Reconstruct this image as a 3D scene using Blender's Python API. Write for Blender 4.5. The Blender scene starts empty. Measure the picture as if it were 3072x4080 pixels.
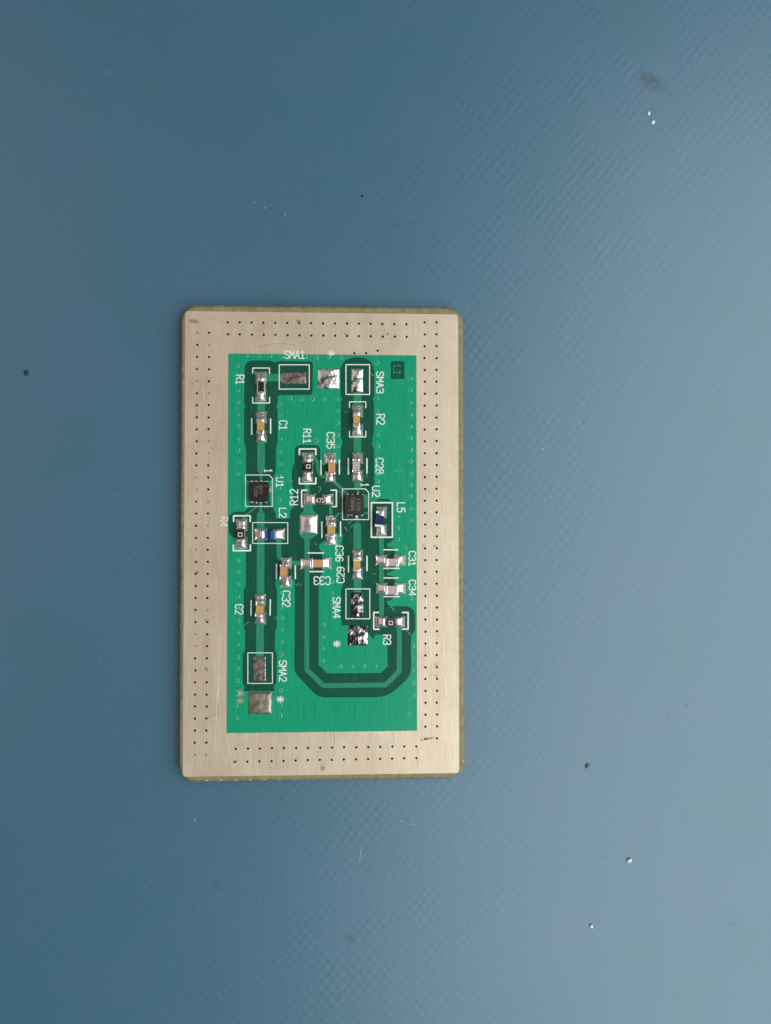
import bpy, bmesh, math, random
from mathutils import Vector, Matrix, noise
from mathutils.geometry import delaunay_2d_cdt
random.seed(7)
sc = bpy.context.scene
COL = sc.collection
sc.unit_settings.system = 'METRIC'
sc.unit_settings.scale_length = 0.01          # one unit is one centimetre
U = 0.1                                       # millimetres to units
BOARD = 1.50                                  # height of the board's upper face above the mat, mm

# ------------------------------------------------------------------ camera
FPX = 3069.0
CAM = Vector((3.17672, 1.498684, 84.602476 + BOARD))      # mm
ROT = (Matrix.Rotation(-9.6e-05, 3, 'Z') @ Matrix.Rotation(-0.04411981, 3, 'Y') @ Matrix.Rotation(0.02157463, 3, 'X'))
cd = bpy.data.cameras.new('camera'); cam = bpy.data.objects.new('camera', cd); COL.objects.link(cam)
cam.matrix_world = Matrix.Translation(CAM * U) @ ROT.to_4x4()
cd.sensor_fit = 'AUTO'; cd.sensor_width = 36.0; cd.lens = FPX / 4080.0 * 36.0
cd.clip_start = 0.05; cd.clip_end = 500.0
sc.camera = cam

# ------------------------------------------------------------------ world and lamps
w = bpy.data.worlds.new('World'); sc.world = w; w.use_nodes = True
w.node_tree.nodes['Background'].inputs[0].default_value = (0.95, 0.93, 1.0, 1)
w.node_tree.nodes['Background'].inputs[1].default_value = 0.17
def area(name, loc, target, sx, sy, power, color):
    l = bpy.data.lights.new(name, 'AREA'); l.shape = 'RECTANGLE'; l.size = sx; l.size_y = sy; l.energy = power; l.color = color
    o = bpy.data.objects.new(name, l); COL.objects.link(o); o.location = loc
    o.rotation_euler = (Vector(target) - Vector(loc)).to_track_quat('-Z', 'Y').to_euler()
    return o
area('window_light', (17.2, -4.8, 21.3), (0, 0, 0), 52, 29, 13600, (0.92, 0.995, 1.0))
area('added_pink_fill', (-19.0, 5.0, 19.0), (0, 0, 0), 30, 20, 1000, (1.0, 0.74, 0.66))  # added pinkish fill lamp, gives left solder facets their pink reflection
vs = sc.view_settings
vs.view_transform = 'Standard'; vs.look = 'None'; vs.exposure = 0.0; vs.gamma = 1.0; vs.use_curve_mapping = False

# ------------------------------------------------------------------ plan coordinates
# Plan measurements were taken in sheets; each sheet letter is an origin and a scale.
k1, k2 = 600 / 1666.0, 400 / 1666.0
SHEET = dict(A=(700, 1190, k1), B=(1280, 1190, k1), C=(700, 1700, k1), D=(1280, 1700, k1), E=(700, 2200, k1), F=(1280, 2200, k1),
             G=(700, 2600, k1), H=(1280, 2600, k1), I=(1130, 1720, k2), J=(1080, 2080, k2), K=(1350, 1850, k2), L=(1300, 2200, k2),
             M=(860, 1880, k2), N=(1100, 1380, k2), X=(0, 0, 1.0))
def T(s, x, y):
    a, b, k = SHEET[s]; return (a + x * k, b + y * k)
def pts(txt):
    """'A10,20:5 30,40' -> plan points with optional corner radius, rounded."""
    cur = 'X'; out = []
    for tok in txt.split():
        if tok[0].isalpha(): cur = tok[0]; tok = tok[1:]
        r = 0.0
        if ':' in tok: tok, r = tok.split(':'); r = float(r) * SHEET[cur][2]
        x, y = tok.split(','); p = T(cur, float(x), float(y)); out.append((p[0], p[1], r))
    return out
def rounded(P):
    n = len(P); res = []
    for i in range(n):
        x, y, r = P[i]
        if r <= 0: res.append((x, y)); continue
        p = Vector((x, y)); a = Vector(P[i - 1][:2]); b = Vector(P[(i + 1) % n][:2])
        da, db = (a - p), (b - p); ra = min(r, da.length * .48 if P[i - 1][2] else da.length * .95); rb = min(r, db.length * .48 if P[(i + 1) % n][2] else db.length * .95)
        rr = min(ra, rb); A = p + da.normalized() * rr; B = p + db.normalized() * rr
        for k in range(7):
            t = k / 6.0; q = (1 - t) ** 2 * A + 2 * t * (1 - t) * p * 1.0 + t * t * B
            q = q * .75 + (A + (B - A) * t) * 0.25 * .6 + q * .25 * .4
            res.append((q.x, q.y))
    return res
def poly(txt): return rounded(pts(txt))
def rect(s, x0, y0, x1, y1):
    return [T(s, x0, y0), T(s, x1, y0), T(s, x1, y1), T(s, x0, y1)]
def W(u, v, h=0.0):
    """plan point -> place on the plane h mm above the board's upper face, in mm."""
    d = ROT @ Vector(((u - 1536) / FPX, -(v - 2040) / FPX, -1.0))
    t = (BOARD + h - CAM.z) / d.z
    return CAM + d * t
def ring(c, r, n, ph=0.0): return [(c[0] + r * math.cos(ph + 2 * math.pi * i / n), c[1] + r * math.sin(ph + 2 * math.pi * i / n)) for i in range(n)]
def seg_quads(path, w):
    """pieces (quads and round joints) of a stroked path in plan units."""
    out = []; hw = w / 2
    for (ax, ay), (bx, by) in zip(path[:-1], path[1:]):
        L = math.hypot(bx - ax, by - ay)
        if L < 1e-6: continue
        nx, ny = -(by - ay) / L * hw, (bx - ax) / L * hw
        out.append([(ax + nx, ay + ny), (ax - nx, ay - ny), (bx - nx, by - ny), (bx + nx, by + ny)])
    for p in path: out.append(ring(p, hw, 10, 0.1))
    return out

# ------------------------------------------------------------------ materials
def material(name, c1, c2=None, rough=0.5, metal=0.0, scale=(1, 1, 1), ns=10.0, detail=4, lo=0.35, hi=0.65, bump=0.0, bscale=None, bns=None,
             rough2=None, spec=0.5, aniso=0.0, coat=0.0):
    m = bpy.data.materials.new(name); m.use_nodes = True; nt = m.node_tree; N = nt.nodes; b = N['Principled BSDF']
    b.inputs['Roughness'].default_value = rough; b.inputs['Metallic'].default_value = metal
    b.inputs['Specular IOR Level'].default_value = spec; b.inputs['Coat Weight'].default_value = coat
    b.inputs['Base Color'].default_value = (*c1, 1)
    tc = N.new('ShaderNodeTexCoord')
    def noise_at(s, n, d):
        mp = N.new('ShaderNodeMapping'); mp.inputs['Scale'].default_value = s; nt.links.new(tc.outputs['Object'], mp.inputs[0])
        nz = N.new('ShaderNodeTexNoise'); nz.inputs['Scale'].default_value = n; nz.inputs['Detail'].default_value = d
        nt.links.new(mp.outputs[0], nz.inputs['Vector']); return nz
    nz = noise_at(scale, ns, detail)
    if c2:
        cr = N.new('ShaderNodeValToRGB'); e = cr.color_ramp.elements
        e[0].position = lo; e[0].color = (*c1, 1); e[1].position = hi; e[1].color = (*c2, 1)
        nt.links.new(nz.outputs['Fac'], cr.inputs[0]); nt.links.new(cr.outputs[0], b.inputs['Base Color'])
    if rough2 is not None:
        mr = N.new('ShaderNodeMapRange'); mr.inputs[1].default_value = lo; mr.inputs[2].default_value = hi
        mr.inputs[3].default_value = rough; mr.inputs[4].default_value = rough2
        nt.links.new(nz.outputs['Fac'], mr.inputs[0]); nt.links.new(mr.outputs[0], b.inputs['Roughness'])
    if bump:
        bz = noise_at(bscale or scale, bns or ns, 3); bp = N.new('ShaderNodeBump'); bp.inputs['Strength'].default_value = bump
        bp.inputs['Distance'].default_value = 0.01
        nt.links.new(bz.outputs['Fac'], bp.inputs['Height']); nt.links.new(bp.outputs[0], b.inputs['Normal'])
    return m

def metal_border_material():
    m = material('brushed_tin', (.50, .42, .31), rough=.42, metal=.45)
    nt = m.node_tree; N = nt.nodes; b = N['Principled BSDF']; L = nt.links
    tc = N.new('ShaderNodeTexCoord')
    def nz(s, n, d, r=.6):
        mp = N.new('ShaderNodeMapping'); mp.inputs['Scale'].default_value = s; L.new(tc.outputs['Object'], mp.inputs[0])
        x = N.new('ShaderNodeTexNoise'); x.inputs['Scale'].default_value = n; x.inputs['Detail'].default_value = d; x.inputs['Roughness'].default_value = r
        L.new(mp.outputs[0], x.inputs['Vector']); return x.outputs['Fac']
    fine = nz((60, 1.6, 1), 2.0, 5); broad = nz((5, .5, 1), 1.2, 3); blot = nz((1, 1, 1), 1.3, 5, .65); spot = nz((1, 1, 1), 9, 4, .7)
    def ramp(f, a, ca, z, cz):
        r = N.new('ShaderNodeValToRGB'); e = r.color_ramp.elements; e[0].position = a; e[0].color = (*ca, 1); e[1].position = z; e[1].color = (*cz, 1); L.new(f, r.inputs[0]); return r.outputs[0]
    def mul(a, c):
        x = N.new('ShaderNodeMix'); x.data_type = 'RGBA'; x.blend_type = 'MULTIPLY'; x.inputs[0].default_value = 1
        L.new(a, x.inputs[6]); L.new(c, x.inputs[7]); return x.outputs[2]
    c = ramp(fine, .30, (.60, .475, .348), .70, (.775, .638, .488))
    c = mul(c, ramp(broad, .35, (.93, .92, .90), .65, (1, 1, 1)))
    c = mul(c, ramp(blot, .30, (.88, .86, .82), .55, (1, 1, 1)))
    c = mul(c, ramp(spot, .22, (.75, .72, .68), .34, (1, 1, 1)))
    L.new(c, b.inputs['Base Color'])
    bp = N.new('ShaderNodeBump'); bp.inputs['Strength'].default_value = .25; bp.inputs['Distance'].default_value = .004
    L.new(fine, bp.inputs['Height']); L.new(bp.outputs[0], b.inputs['Normal'])
    return m

def mat_material():
    m = bpy.data.materials.new('blue_rubber'); m.use_nodes = True; nt = m.node_tree; N = nt.nodes; L = nt.links; b = N['Principled BSDF']
    b.inputs['Roughness'].default_value = .38; b.inputs['Specular IOR Level'].default_value = .9
    tc = N.new('ShaderNodeTexCoord')
    n1 = N.new('ShaderNodeTexNoise'); n1.inputs['Scale'].default_value = .9; n1.inputs['Detail'].default_value = 3
    n2 = N.new('ShaderNodeTexNoise'); n2.inputs['Scale'].default_value = 30; n2.inputs['Detail'].default_value = 5
    for n in (n1, n2): L.new(tc.outputs['Object'], n.inputs['Vector'])
    r1 = N.new('ShaderNodeValToRGB'); e = r1.color_ramp.elements
    e[0].position = .38; e[0].color = (.040, .137, .200, 1); e[1].position = .62; e[1].color = (.046, .138, .216, 1)
    L.new(n1.outputs['Fac'], r1.inputs[0])
    r2 = N.new('ShaderNodeValToRGB'); e = r2.color_ramp.elements
    e[0].position = .35; e[0].color = (.9, .9, .9, 1); e[1].position = .65; e[1].color = (1, 1, 1, 1)
    L.new(n2.outputs['Fac'], r2.inputs[0])
    mx = N.new('ShaderNodeMix'); mx.data_type = 'RGBA'; mx.blend_type = 'MULTIPLY'; mx.inputs[0].default_value = 1
    L.new(r1.outputs[0], mx.inputs[6]); L.new(r2.outputs[0], mx.inputs[7]); L.new(mx.outputs[2], b.inputs['Base Color'])
    # woven relief: two sets of diagonal ridges
    hs = []
    for ang in (39, -41):
        mp = N.new('ShaderNodeMapping'); mp.inputs['Rotation'].default_value = (0, 0, math.radians(ang)); L.new(tc.outputs['Object'], mp.inputs[0])
        wv = N.new('ShaderNodeTexWave'); wv.wave_profile = 'SIN'; wv.inputs['Scale'].default_value = 3.55; wv.inputs['Distortion'].default_value = 2.4
        wv.inputs['Detail'].default_value = 1.0; wv.inputs['Detail Scale'].default_value = .6
        L.new(mp.outputs[0], wv.inputs['Vector']); hs.append(wv.outputs['Fac'])
    ad = N.new('ShaderNodeMath'); ad.operation = 'MULTIPLY_ADD'; L.new(hs[0], ad.inputs[0]); ad.inputs[1].default_value = 1.1; L.new(hs[1], ad.inputs[2])
    n3 = N.new('ShaderNodeTexNoise'); n3.inputs['Scale'].default_value = 3.2; n3.inputs['Detail'].default_value = 3; L.new(tc.outputs['Object'], n3.inputs['Vector'])
    r3 = N.new('ShaderNodeMapRange'); r3.inputs[1].default_value = .32; r3.inputs[2].default_value = .72; L.new(n3.outputs['Fac'], r3.inputs[0])
    wm = N.new('ShaderNodeMath'); wm.operation = 'MULTIPLY'; L.new(ad.outputs[0], wm.inputs[0]); L.new(r3.outputs[0], wm.inputs[1])
    nm = N.new('ShaderNodeMath'); nm.operation = 'MULTIPLY_ADD'; nm.inputs[1].default_value = .3; L.new(n2.outputs['Fac'], nm.inputs[0]); L.new(wm.outputs[0], nm.inputs[2])
    bp = N.new('ShaderNodeBump'); bp.inputs['Strength'].default_value = .055; bp.inputs['Distance'].default_value = .012
    L.new(nm.outputs[0], bp.inputs['Height']); L.new(bp.outputs[0], b.inputs['Normal'])
    return m

def stain_material(name, col, thresh):
    m = bpy.data.materials.new(name); m.use_nodes = True; nt = m.node_tree; N = nt.nodes; L = nt.links; b = N['Principled BSDF']
    b.inputs['Base Color'].default_value = (*col, 1); b.inputs['Roughness'].default_value = .6
    tc = N.new('ShaderNodeTexCoord'); ln = N.new('ShaderNodeVectorMath'); ln.operation = 'LENGTH'; L.new(tc.outputs['Object'], ln.inputs[0])
    nz = N.new('ShaderNodeTexNoise'); nz.inputs['Scale'].default_value = 2.4; nz.inputs['Detail'].default_value = 4
    oi = N.new('ShaderNodeObjectInfo'); av = N.new('ShaderNodeVectorMath'); L.new(tc.outputs['Object'], av.inputs[0]); L.new(oi.outputs['Location'], av.inputs[1]); L.new(av.outputs[0], nz.inputs['Vector'])
    sb = N.new('ShaderNodeMath'); sb.operation = 'SUBTRACT'; sb.inputs[0].default_value = 1; L.new(ln.outputs['Value'], sb.inputs[1])
    mu = N.new('ShaderNodeMath'); mu.operation = 'MULTIPLY'; L.new(sb.outputs[0], mu.inputs[0]); L.new(nz.outputs['Fac'], mu.inputs[1])
    mr = N.new('ShaderNodeMapRange'); mr.inputs[1].default_value = .08; mr.inputs[2].default_value = .38; mr.inputs[4].default_value = thresh
    L.new(mu.outputs[0], mr.inputs[0]); L.new(mr.outputs[0], b.inputs['Alpha'])
    return m

M = dict(
    tin=metal_border_material(), rubber=mat_material(),
    substrate=material('fibreglass', (.20, .165, .075), (.27, .23, .115), .6, scale=(3, 3, 3), ns=6),
    pour=material('green_mask_over_copper', (.006, .278, .142), (.012, .328, .170), .16, scale=(40, 2, 1), ns=1.5, rough2=.22, bump=.05, spec=.35),
    trace=material('green_mask_over_trace', (.022, .215, .115), (.032, .260, .145), .18, scale=(40, 2, 1), ns=1.5, bump=.06, spec=.35),
    bare=material('green_mask_over_laminate', (.006, .070, .043), (.010, .094, .056), .16, scale=(40, 2, 1), ns=1.5, bump=.05, spec=.35),
    silk=material('white_ink', (.68, .71, .63), (.80, .82, .74), .6, scale=(1, 1, 1), ns=14),
    silkworn=material('worn_white_ink', (.60, .56, .48), (.86, .84, .78), .6, scale=(1, 1, 1), ns=30),
    solder=material('solder', (.90, .78, .745), (.99, .94, .90), .25, 1.0, scale=(1, 1, 1), ns=9, rough2=.34, bump=.25, bns=13),
    dullsolder=material('dull_solder', (.11, .085, .075), (.46, .38, .34), .40, .85, scale=(1, 1, 1), ns=18, rough2=.28, bump=.6, bns=20),
    fluxpad=material('flux_covered_solder', (.15, .16, .10), (.38, .32, .26), .40, .65, scale=(1, 1, 1), ns=14, bump=.4, bns=14, coat=1.0),
    crust=material('crusted_solder', (.10, .17, .10), (.95, .91, .87), .28, .95, scale=(1, 1, 1), ns=11, detail=5, lo=.40, hi=.50, bump=.6, bns=16),
    roughsolder=material('pitted_solder', (.05, .05, .045), (.85, .82, .78), .25, 1.0, scale=(1, 1, 1), ns=16, lo=.48, hi=.62, bump=.8, bns=22),
    cap_end=material('tinned_end', (.80, .74, .68), (.92, .88, .83), .26, 1.0, ns=14, bump=.3),
    white_end=material('frosted_end', (.62, .68, .70), (.80, .84, .84), .45, .2, ns=12),
    tan=material('tan_ceramic', (.52, .24, .085), (.58, .28, .105), .45, ns=12),
    gold=material('ochre_ceramic', (.47, .27, .075), (.54, .32, .10), .42, ns=12),
    mauve=material('mauve_ceramic', (.44, .35, .345), (.50, .40, .39), .45, ns=12),
    black=material('black_resistor_glaze', (.010, .009, .008), (.016, .014, .012), .35, ns=20),
    edge=material('white_alumina', (.50, .44, .38), rough=.6, ns=20),
    chip=material('moulded_black_plastic', (.011, .009, .008), (.020, .017, .015), .55, ns=40, bump=.3, spec=.25),
    chipbrown=material('moulded_brown_plastic', (.024, .019, .015), (.038, .030, .024), .55, ns=40, bump=.3, spec=.25),
    laser=material('laser_marking', (.16, .13, .12), rough=.6, ns=30),
    whitemark=material('resistor_marking', (.70, .62, .55), rough=.5),
    blue=material('bright_blue_glaze', (.012, .10, .36), (.016, .13, .42), .25, ns=10),
    navy=material('navy_glaze', (.008, .020, .075), (.010, .028, .10), .25, ns=10),
    hole=material('plated_hole', (.070, .042, .022), (.11, .07, .04), .5, .3, ns=30),
    plug=material('filled_hole', (.26, .19, .12), (.42, .34, .24), .5, .3, ns=40),
    viaring=material('thin_mask_with_highlight', (.03, .345, .19), (.06, .40, .235), .14, ns=30),  # thinner mask looks paler; the via highlight is put into this colour too
    dimple=material('mask_dimple', (.005, .040, .024), rough=.4),
    fibre=material('glass_fibre', (.62, .56, .40), rough=.5),
    scratchlight=material('bright_scratch', (.90, .84, .72), rough=.35, metal=.4),
    scratchdark=material('dark_scratch', (.30, .245, .175), rough=.55),
    lint=material('pale_lint', (.42, .62, .52), rough=.7),
    crumb=material('white_crumb', (.72, .76, .72), (.86, .88, .82), .7, ns=20),
    darkcrumb=material('dark_crumb', (.008, .016, .024), (.02, .03, .035), .7, ns=20),
    matfleck=material('pale_fleck', (.22, .32, .38), (.34, .44, .48), .6, ns=20),
    browncrumb=material('brown_crumb', (.075, .085, .065), (.11, .12, .09), .7, ns=20),
    flux=stain_material('flux_residue', (.45, .46, .30), .75),
    smudge=stain_material('grey_smudge', (.20, .16, .115), .42),
    matstain=stain_material('brown_stain', (.12, .10, .085), .13),
    matmark=stain_material('pale_scuff', (.25, .33, .38), .16),
)

# ------------------------------------------------------------------ object helpers
CENTRE = {}
def link(name, me, mats, parent=None, centre=None):
    c = centre if centre is not None else Vector()
    o = bpy.data.objects.new(name, me); COL.objects.link(o)
    for m in (mats if isinstance(mats, (list, tuple)) else [mats]): 
        if m.name not in [x.name for x in me.materials if x]: me.materials.append(m)
    o.location = c
    if parent is not None:
        o.parent = parent; o.location = c - CENTRE.get(parent.name, Vector())
    CENTRE[o.name] = Vector(c)
    return o
def from_bm(name, bm, mats, parent=None, smooth=False):
    """bm holds millimetres; the object sits at the middle of its base."""
    for v in bm.verts: v.co *= U
    xs = [v.co for v in bm.verts]
    c = Vector(((min(v.x for v in xs) + max(v.x for v in xs)) / 2, (min(v.y for v in xs) + max(v.y for v in xs)) / 2, min(v.z for v in xs)))
    for v in bm.verts: v.co -= c
    bmesh.ops.recalc_face_normals(bm, faces=bm.faces)
    me = bpy.data.meshes.new(name); bm.to_mesh(me); bm.free()
    if smooth:
        for p in me.polygons: p.use_smooth = True
    return link(name, me, mats, parent, c)
def cdt_sheet(solids, holes, htop, hbot, drop_border_of=None):
    """union of solid polygons minus holes (plan units) as a sheet from hbot up to htop (mm about the board face)."""
    V, F = [], []
    for p in solids + holes:
        if sum(a[0] * b[1] - b[0] * a[1] for a, b in zip(p, p[1:] + p[:1])) < 0: p = p[::-1]
        F.append(list(range(len(V), len(V) + len(p)))); V += [Vector(q) for q in p]
    ns = len(solids)
    vo, eo, fo, _, _, of = delaunay_2d_cdt(V, [], F, 0, 1e-4)
    bm = bmesh.new(); bv = [bm.verts.new(W(v.x, v.y, htop)) for v in vo]
    for f, src in zip(fo, of):
        if any(i < ns for i in src) and not any(i >= ns for i in src):
            try: bm.faces.new([bv[i] for i in f])
            except ValueError: pass
    bmesh.ops.delete(bm, geom=[v for v in bm.verts if not v.link_faces], context='VERTS')
    for f in bm.faces:
        f.normal_update()
        if f.normal.z < 0: f.normal_flip()
    if hbot is not None:
        be = [e for e in bm.edges if len(e.link_faces) == 1]
        low = {}
        for e in be:
            for v in e.verts:
                if v not in low: low[v] = bm.verts.new(v.co + Vector((0, 0, hbot - htop)))
        for e in be:
            f = e.link_faces[0]; a, b = e.verts
            for lp in f.loops:
                if lp.edge == e: a, b = lp.vert, lp.link_loop_next.vert
            bm.faces.new((b, a, low[a], low[b]))
    return bm
def flat_obj(name, bm, mats, parent):
    """like from_bm but keeps the built normals."""
    for v in bm.verts: v.co *= U
    xs = [v.co for v in bm.verts]
    c = Vector(((min(v.x for v in xs) + max(v.x for v in xs)) / 2, (min(v.y for v in xs) + max(v.y for v in xs)) / 2, min(v.z for v in xs)))
    for v in bm.verts: v.co -= c
    me = bpy.data.meshes.new(name); bm.to_mesh(me); bm.free()
    return link(name, me, mats, parent, c)

# ================================================================== setting
bm = bmesh.new()
bmesh.ops.create_cube(bm, size=1.0)
for v in bm.verts: v.co = Vector((v.co.x * 500, v.co.y * 500, v.co.z * 2 - 1.0))
mat = from_bm('work_mat', bm, M['rubber'])
mat['kind'] = 'structure'; mat['label'] = 'blue rubber work mat with a faint woven relief'; mat['category'] = 'mat'

# ================================================================== circuit board
board = bpy.data.objects.new('circuit_board', None); COL.objects.link(board); board.empty_display_size = 1.0
board['label'] = 'green printed circuit board with bare metal border lying on the blue mat'
board['category'] = 'circuit board'

# --- via positions in the border
def row(a, b, n, jit=.7):
    return [(a[0] + (b[0] - a[0]) * i / (n - 1) + random.uniform(-jit, jit), a[1] + (b[1] - a[1]) * i / (n - 1) + random.uniform(-jit, jit)) for i in range(n)]
VIAS = (row(T('A', 576, 262), T('B', 942, 283), 16) + row(T('A', 579, 394), T('B', 944, 422), 16) +
        row(T('B', 1143, 262), T('H', 1155, 953), 36) + row(T('B', 1274, 262), T('H', 1281, 948), 36) +
        row(T('G', 665, 1065), T('H', 1053, 1038), 16) + row(T('G', 660, 1208), T('H', 1052, 1167), 16))
LEFTV = row(T('A', 238, 378), T('G', 211, 1130), 36) + row(T('A', 372, 379), T('G', 338, 1130), 36)
EXTRA = [T('B', 367, 604), T('B', 497, 602), T('B', 624, 576)]
ALLV = VIAS + LEFTV + EXTRA
VR = 4.9
HOLES = [ring(p, VR, 10, random.random()) for p in ALLV]
def rquad(c, r, n=7):
    """quadrilateral c (plan) with rounded corners of radius r."""
    return rounded([(x, y, r) for x, y in c])
METAL = rquad([(738, 1239), (1825.6, 1253), (1830, 3080), (728, 3095)], 14)
OUTER = [(722, 1216), (1844.5, 1225), (1851, 3099), (712.5, 3114.5)]
WINDOW = [T('A', 583, 607), T('B', 1053, 628), T('H', 1061, 865), T('G', 563, 892)]

# --- substrate: laminated core with worn, sloping edges
def loop_at(q, r, n, h, jit=0.0):
    out = []
    for i in range(4):
        p = Vector(q[i]); a = (Vector(q[i - 1]) - p).normalized(); b = (Vector(q[(i + 1) % 4]) - p).normalized()
        cen = p + (a + b) * r
        a0 = math.atan2(*(-(b)).yx); a1 = math.atan2(*(-(a)).yx)
        while a1 - a0 > math.pi: a1 -= 2 * math.pi
        while a1 - a0 < -math.pi: a1 += 2 * math.pi
        for k in range(n + 1):
            t = a0 + (a1 - a0) * k / n; out.append(Vector((cen.x + r * math.cos(t), cen.y + r * math.sin(t))))
        nx = Vector(q[(i + 1) % 4])
        s = p + b * r; e = nx - (nx - p).normalized() * r
        for k in range(1, 30): out.append(s.lerp(e, k / 30))
    res = []
    for i, v in enumerate(out):
        j = noise.noise(Vector((v.x * .035, v.y * .035, h * 9))) * jit
        d = (v - Vector((1281, 2160))); d.normalize()
        res.append(W(v.x + d.x * j, v.y + d.y * j, h))
    return res
def inset(q, d):
    c = Vector((sum(p[0] for p in q) / 4, sum(p[1] for p in q) / 4))
    return [(p[0] + (d if p[0] < c.x else -d), p[1] + (d if p[1] < c.y else -d)) for p in q]
bm = cdt_sheet([rquad(inset(OUTER, 9), 56)], HOLES, -0.036, None)
top_edge = [v for v in bm.verts]
levels = [loop_at(inset(OUTER, 9), 56, 8, -0.036), loop_at(inset(OUTER, 4), 61, 8, -0.12, .8), loop_at(OUTER, 65, 8, -0.42, 1.6), loop_at(inset(OUTER, 0), 65, 8, -BOARD, .5)]
rings = [[bm.verts.new(p) for p in lv] for lv in levels]
n = len(rings[0])
for a, b in zip(rings[:-1], rings[1:]):
    for i in range(n):
        f = bm.faces.new((a[i], a[(i + 1) % n], b[(i + 1) % n], b[i]))
bm.faces.new(rings[-1])
substrate = from_bm('substrate', bm, M['substrate'], board)
substrate['label'] = 'olive brown fibreglass core showing along the board edges'
# frayed glass bundles in the cut edges
def fibres(name, items):
    bm = bmesh.new()
    for s, x, y, l, ang in items:
        u, v = T(s, x, y); c = W(u, v, -.16); a = math.radians(ang); ax = Vector((math.cos(a), math.sin(a), 0)); ay = Vector((-ax.y, ax.x, 0))
        for i in range(1):
            vs_ = []
            for dx, dy, dz in ((-1, -.5, 0), (-.4, .5, .02), (.6, .55, .02), (1, -.2, 0), (.2, -.6, -.02), (0, 0, .06)):
                vs_.append(bm.verts.new(c + ax * dx * l * .5 * k1 / 36.3 + ay * dy * .09 + Vector((0, 0, dz + .03))))
            for q in range(5): bm.faces.new((vs_[q], vs_[(q + 1) % 5], vs_[5]))
    o = from_bm(name, bm, M['fibre'], substrate); o['kind'] = 'stuff'
fibres('frayed_fibres', [('B', 228, 104, 25, 0), ('B', 708, 110, 34, 0), ('B', 870, 111, 62, 0), ('B', 1028, 112, 52, 0), ('B', 1160, 113, 34, 0), ('A', 510, 88, 20, 0),
       ('G', 343, 1414, 52, 0), ('G', 500, 1413, 50, 0), ('G', 665, 1408, 56, 0), ('G', 825, 1408, 32, 0), ('G', 980, 1405, 36, 0), ('G', 1150, 1402, 18, 0), ('G', 1310, 1400, 12, 0),
       ('H', 1110, 1378, 30, 0), ('H', 1280, 1374, 22, 0), ('H', 800, 1372, 14, 0), ('H', 1575, 1195, 36, 80), ('B', 1550, 330, 40, 90), ('C', 62, 1340, 16, 90), ('E', 62, 470, 14, 90), ('E', 60, 585, 16, 90), ('E', 55, 830, 14, 90)])

# --- metal border
bm = cdt_sheet([METAL], [WINDOW] + HOLES, 0.0, -0.034)
border = flat_obj('metal_border', bm, M['tin'], board)
border['label'] = 'brushed tin plated border drilled with double rows of small holes'
def tube_mesh(name, r, depth, mats, cap):
    bm = bmesh.new(); N_ = 10
    rs = [[bm.verts.new((r * U * math.cos(2 * math.pi * i / N_), r * U * math.sin(2 * math.pi * i / N_), z * U)) for i in range(N_)] for z in (-.001, -depth)]
    for i in range(N_): bm.faces.new((rs[0][(i + 1) % N_], rs[0][i], rs[1][i], rs[1][(i + 1) % N_]))
    f = bm.faces.new(rs[1]); f.normal_update()
    if f.normal.z < 0: f.normal_flip()
    me = bpy.data.meshes.new(name); bm.to_mesh(me); bm.free()
    for m in mats: me.materials.append(m)
    return me
deep = tube_mesh('via_hole', .137, .75, [M['hole']], 0); shallow = tube_mesh('via_hole_plugged', .137, .045, [M['plug']], 0)
for i, p in enumerate(ALLV):
    plugged = (p in LEFTV and random.random() < .24)
    o = bpy.data.objects.new('via_hole', shallow if plugged else deep); COL.objects.link(o); o.parent = border
    o.location = W(p[0], p[1], 0) * U - CENTRE[border.name]

# --- green area: laminate mask, copper pour, traces
bm = cdt_sheet([WINDOW], [], -0.012, -0.034)
bare = flat_obj('solder_mask', bm, M['bare'], board); bare['label'] = 'dark green solder mask over bare laminate around the traces'
CL1 = poly('A760,685:85 1060,683:30 1095,706 1150,690:20 1515,695:22 1515,1062:35 1128,1068:25 1126,1165 1114,1195 1126,1225 C1128,170 1108,240 1106,490 1075,585 1028,600 780,600 778,240 757,180 A757,1225 768,1195 758,1165')
CLB = poly('M560,470 545,592:20 490,657:25 300,662:70 207,730:60 207,990:60 270,1085:50 320,1105 498,1110 498,1600 '
           'E775,370 752,420 750,830 768,870 765,1080 742,1130 738,1440 765,1500 748,1537 1097,1537 1080,1500 1112,1440 1117,1130 1098,1080 1100,870 1118,830 1122,430 1108,390 '
           'J100,1100 75,1060 75,950:15 395,950:25 392,1640 E1312,1330:60 1575,1607:70 H735,494:120 995,250:80 L1405,1640 1410,1380 1470,1300:30 1470,897:150 1050,897 1003,850 1003,815 1060,800:30 1120,752:20 '
           '1140,700 1135,440 1120,400 1010,382 1005,340 1060,330:20 1120,300 1135,240 1135,60 K930,1400 870,1380 800,1365 798,1315 850,1300:20 915,1235:40 913,650:30 840,575:40 650,575 620,612 530,620 515,560 520,480 585,330 '
           'D583,250 562,190 580,150 583,20 B562,1600 580,1555 583,1150 567,1110 583,1075 585,650:150 213,650:150 213,1075 230,1105 217,1150 217,1520 238,1600 D238,160 217,240 I948,470 940,522 880,530 650,552 608,470 605,222:85 185,222:90 '
           '180,530:40 140,610:40 138,880:40 165,950:20 165,1250 M1232,640 1230,775:20 995,775 992,690 945,590 870,470')
L1BOX = rect('B', 768, 692, 920, 888)
bm = cdt_sheet([[T('A', 583, 607), T('B', 1053, 628), T('H', 1061, 865), T('G', 563, 892)]], [CL1, CLB, L1BOX], 0.020, -0.0119)
pour = flat_obj('ground_pour', bm, M['pour'], board); pour['label'] = 'bright green mask over the copper ground area'
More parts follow.
